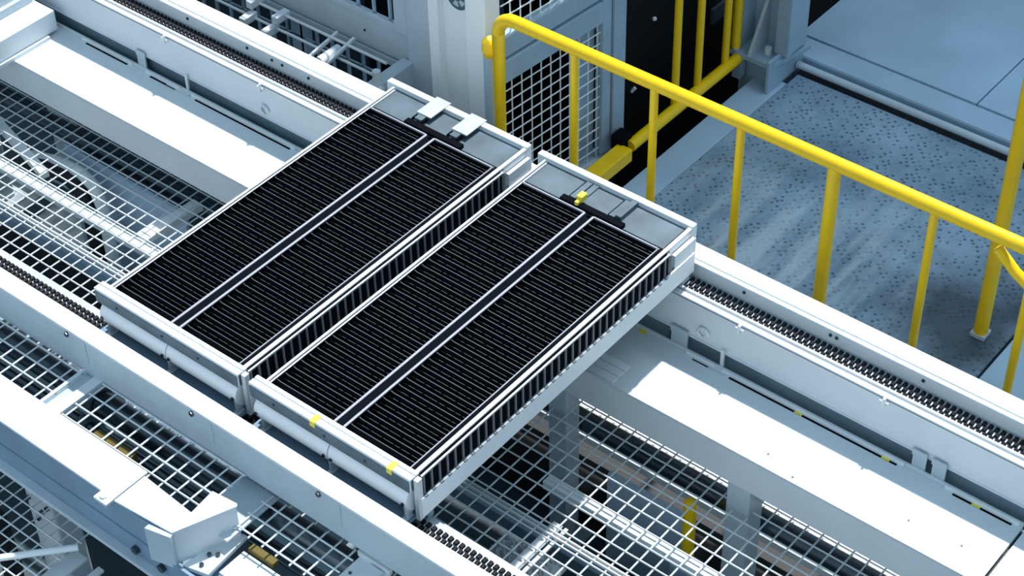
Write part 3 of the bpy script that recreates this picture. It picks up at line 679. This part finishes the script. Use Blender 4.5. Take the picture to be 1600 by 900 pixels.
while x < -1.05:
    w.box(x, x + 0.011, 1.80, 1.81, -1.0, -0.37); w.box(x, x + 0.011, 1.80, 1.81, -0.2, 0.5); x += 0.083
for z in (-0.47, -0.62, -0.06, 0.06, 0.18): w.box(-3.1, -1.04, 1.80, 1.806, z, z + 0.006)
w.build('window_bars', M['blue'], cp)
bolt(cp, (-1.22, 1.78, -0.265), (0, -1, 0), 0.005, 0.004)

struct(MB().box(-4.5, -0.99, 2.3, 2.34, -1.35, 1.0).build('wall_back', M['darkblue']))
for i, x in enumerate((-1.22, -1.62)):
    struct(MB().box(x - 0.09, x + 0.09, 2.28, 2.298, -1.3, 0.8).build('door_%d' % (i + 1), M['dark']))
pg = 'thin pneumatic pipes behind the far rail'
for y, z, l in ((1.66, -0.345, 'thin pale pipe along the back of the far rail, the lower of two'), (1.70, -0.30, 'thin pale pipe along the cage, the upper of two')):
    tag(MB().tube([(-3.2, y, z), (-1.04, y, z)], 0.006, 8).build('air_pipe', M['wire'], smooth=True), l, 'pipe', pg)
for p, l in (((-1.72, 1.645, -0.335), 'white pipe clamp block at the top left, lower left of four'), ((-1.60, 1.645, -0.345), 'white pipe clamp block at the top left, lower right of four'),
             ((-1.73, 1.70, -0.29), 'white pipe clamp block at the top left, upper left of four'), ((-1.585, 1.695, -0.30), 'white pipe clamp block at the top left, upper right of four')):
    tag(MB().box(p[0] - 0.016, p[0] + 0.016, p[1] - 0.045, p[1] + 0.03, p[2] - 0.02, p[2] + 0.014).build('clamp_block', M['white'], bevel=0.004), l, 'clamp', 'white pipe clamp blocks')
cy = thing('air_cylinder', (-1.28, 1.66, -0.36), 'small pale air cylinder on the pipe behind the far rail', 'cylinder')
MB().tube([(-1.28, 1.58, -0.33), (-1.28, 1.69, -0.33)], 0.022, 12).build('barrel', M['white'], cy, smooth=True)
MB().bar((-1.35, 1.56, -0.35), (-1.33, 1.74, -0.30), 0.012, 0.012).build('rod', M['wire'], cy)
MB().bar((-1.26, 1.60, -0.34), (-1.24, 1.74, -0.29), 0.012, 0.012).build('rod', M['wire'], cy)
MB().box(-1.27, -1.24, 1.56, 1.59, -0.40, -0.34).build('mount', M['white'], cy)
pv = thing('pipe_valve', (-0.98, 1.60, -0.45), 'pale valve fitting at the right end of the air pipes behind the left tray', 'valve')
MB().box(-1.02, -0.965, 1.55, 1.772, -0.42, -0.30).build('body', M['palegrey'], pv, 0.006)
MB().tube([(-0.99, 1.59, -0.30), (-0.99, 1.59, -0.25)], 0.016, 10).build('knob', M['wire'], pv)
MB().tube([(-1.02, 1.56, -0.33), (-0.95, 1.58, -0.31)], 0.012, 8).build('nozzle', M['wire'], pv)

wc = thing('machine_column', (-0.72, 1.85, -1.35), 'white channel shaped machine column with a round emblem behind the left tray', 'column')
MB().box(-0.861, -0.812, 1.75, 1.835, -1.35, 0.5).build('flange', M['bright'], wc, 0.006)
MB().box(-0.812, -0.680, 1.785, 1.83, -1.35, 0.5).build('web', M['bright'], wc)
MB().box(-0.680, -0.585, 1.75, 1.835, -1.35, 0.5).build('flange', M['bright'], wc, 0.006)
MB().box(-0.985, -0.864, 1.765, 1.83, -1.35, 0.5).build('side_post', M['palegrey'], wc, 0.003)
em = MB().tube([(-0.735, 1.7845, 0.075), (-0.735, 1.776, 0.075)], 0.050, 28).build('emblem', M['emblem'], wc)
def seg(a0, a1, r0, r1, name, m):
    s = MB(); n = 8
    A = [(r1, a0 + (a1 - a0) * i / n) for i in range(n + 1)] + [(r0, a1 - (a1 - a0) * i / n) for i in range(n + 1)]
    va = [s.bm.verts.new((-0.735 + r * math.cos(a), 1.776, 0.075 + r * math.sin(a))) for r, a in A]
    vb = [s.bm.verts.new((-0.735 + r * math.cos(a), 1.774, 0.075 + r * math.sin(a))) for r, a in A]
    k = len(A)
    for i in range(k): s.bm.faces.new((va[i], va[(i + 1) % k], vb[(i + 1) % k], vb[i]))
    s.bm.faces.new(vb); s.bm.faces.new(va[::-1])
    o = s.build(name, m, em); return o
for a in (-2.2, -1.0, 0.3, 1.6): seg(a, a + 0.8, 0.014, 0.036, 'emblem_segment', M['palegrey'])

# ------------------------------------------------------------------ black boxes added for the dark pit behind the railing
bc = thing('dark_pit_box', (-1.3, 3.3, -1.35), 'black box put in for the dark pit behind the far yellow railing', 'backdrop')
MB().box(-2.6, -0.62, 2.56, 5.6, -1.35, 1.2).build('body', M['dark'], bc, 0.01)
MB().box(-0.62, -0.612, 2.62, 3.05, -1.30, 1.0).build('door', M['dark'], bc, 0.003)
MB().box(-0.62, -0.605, 3.28, 3.42, -0.80, -0.72).build('added_plate', M['darkblue'], bc, 0.003)
MB().tube([(-0.612, 2.70, -0.82), (-0.60, 2.71, -0.80)], 0.008, 8).build('added_rod', M['wire'], bc)
MB().ball((-0.606, 2.84, -0.53), 0.010).build('knob', M['wire'], bc)
tag(MB().box(-0.60, -0.36, 3.60, 6.5, -1.35, -0.935).build('dark_pit_filler', M['dark']), 'black box put in for the dark pit beside the upper deck', 'filler')  # added black box for the darkness past the deck edge
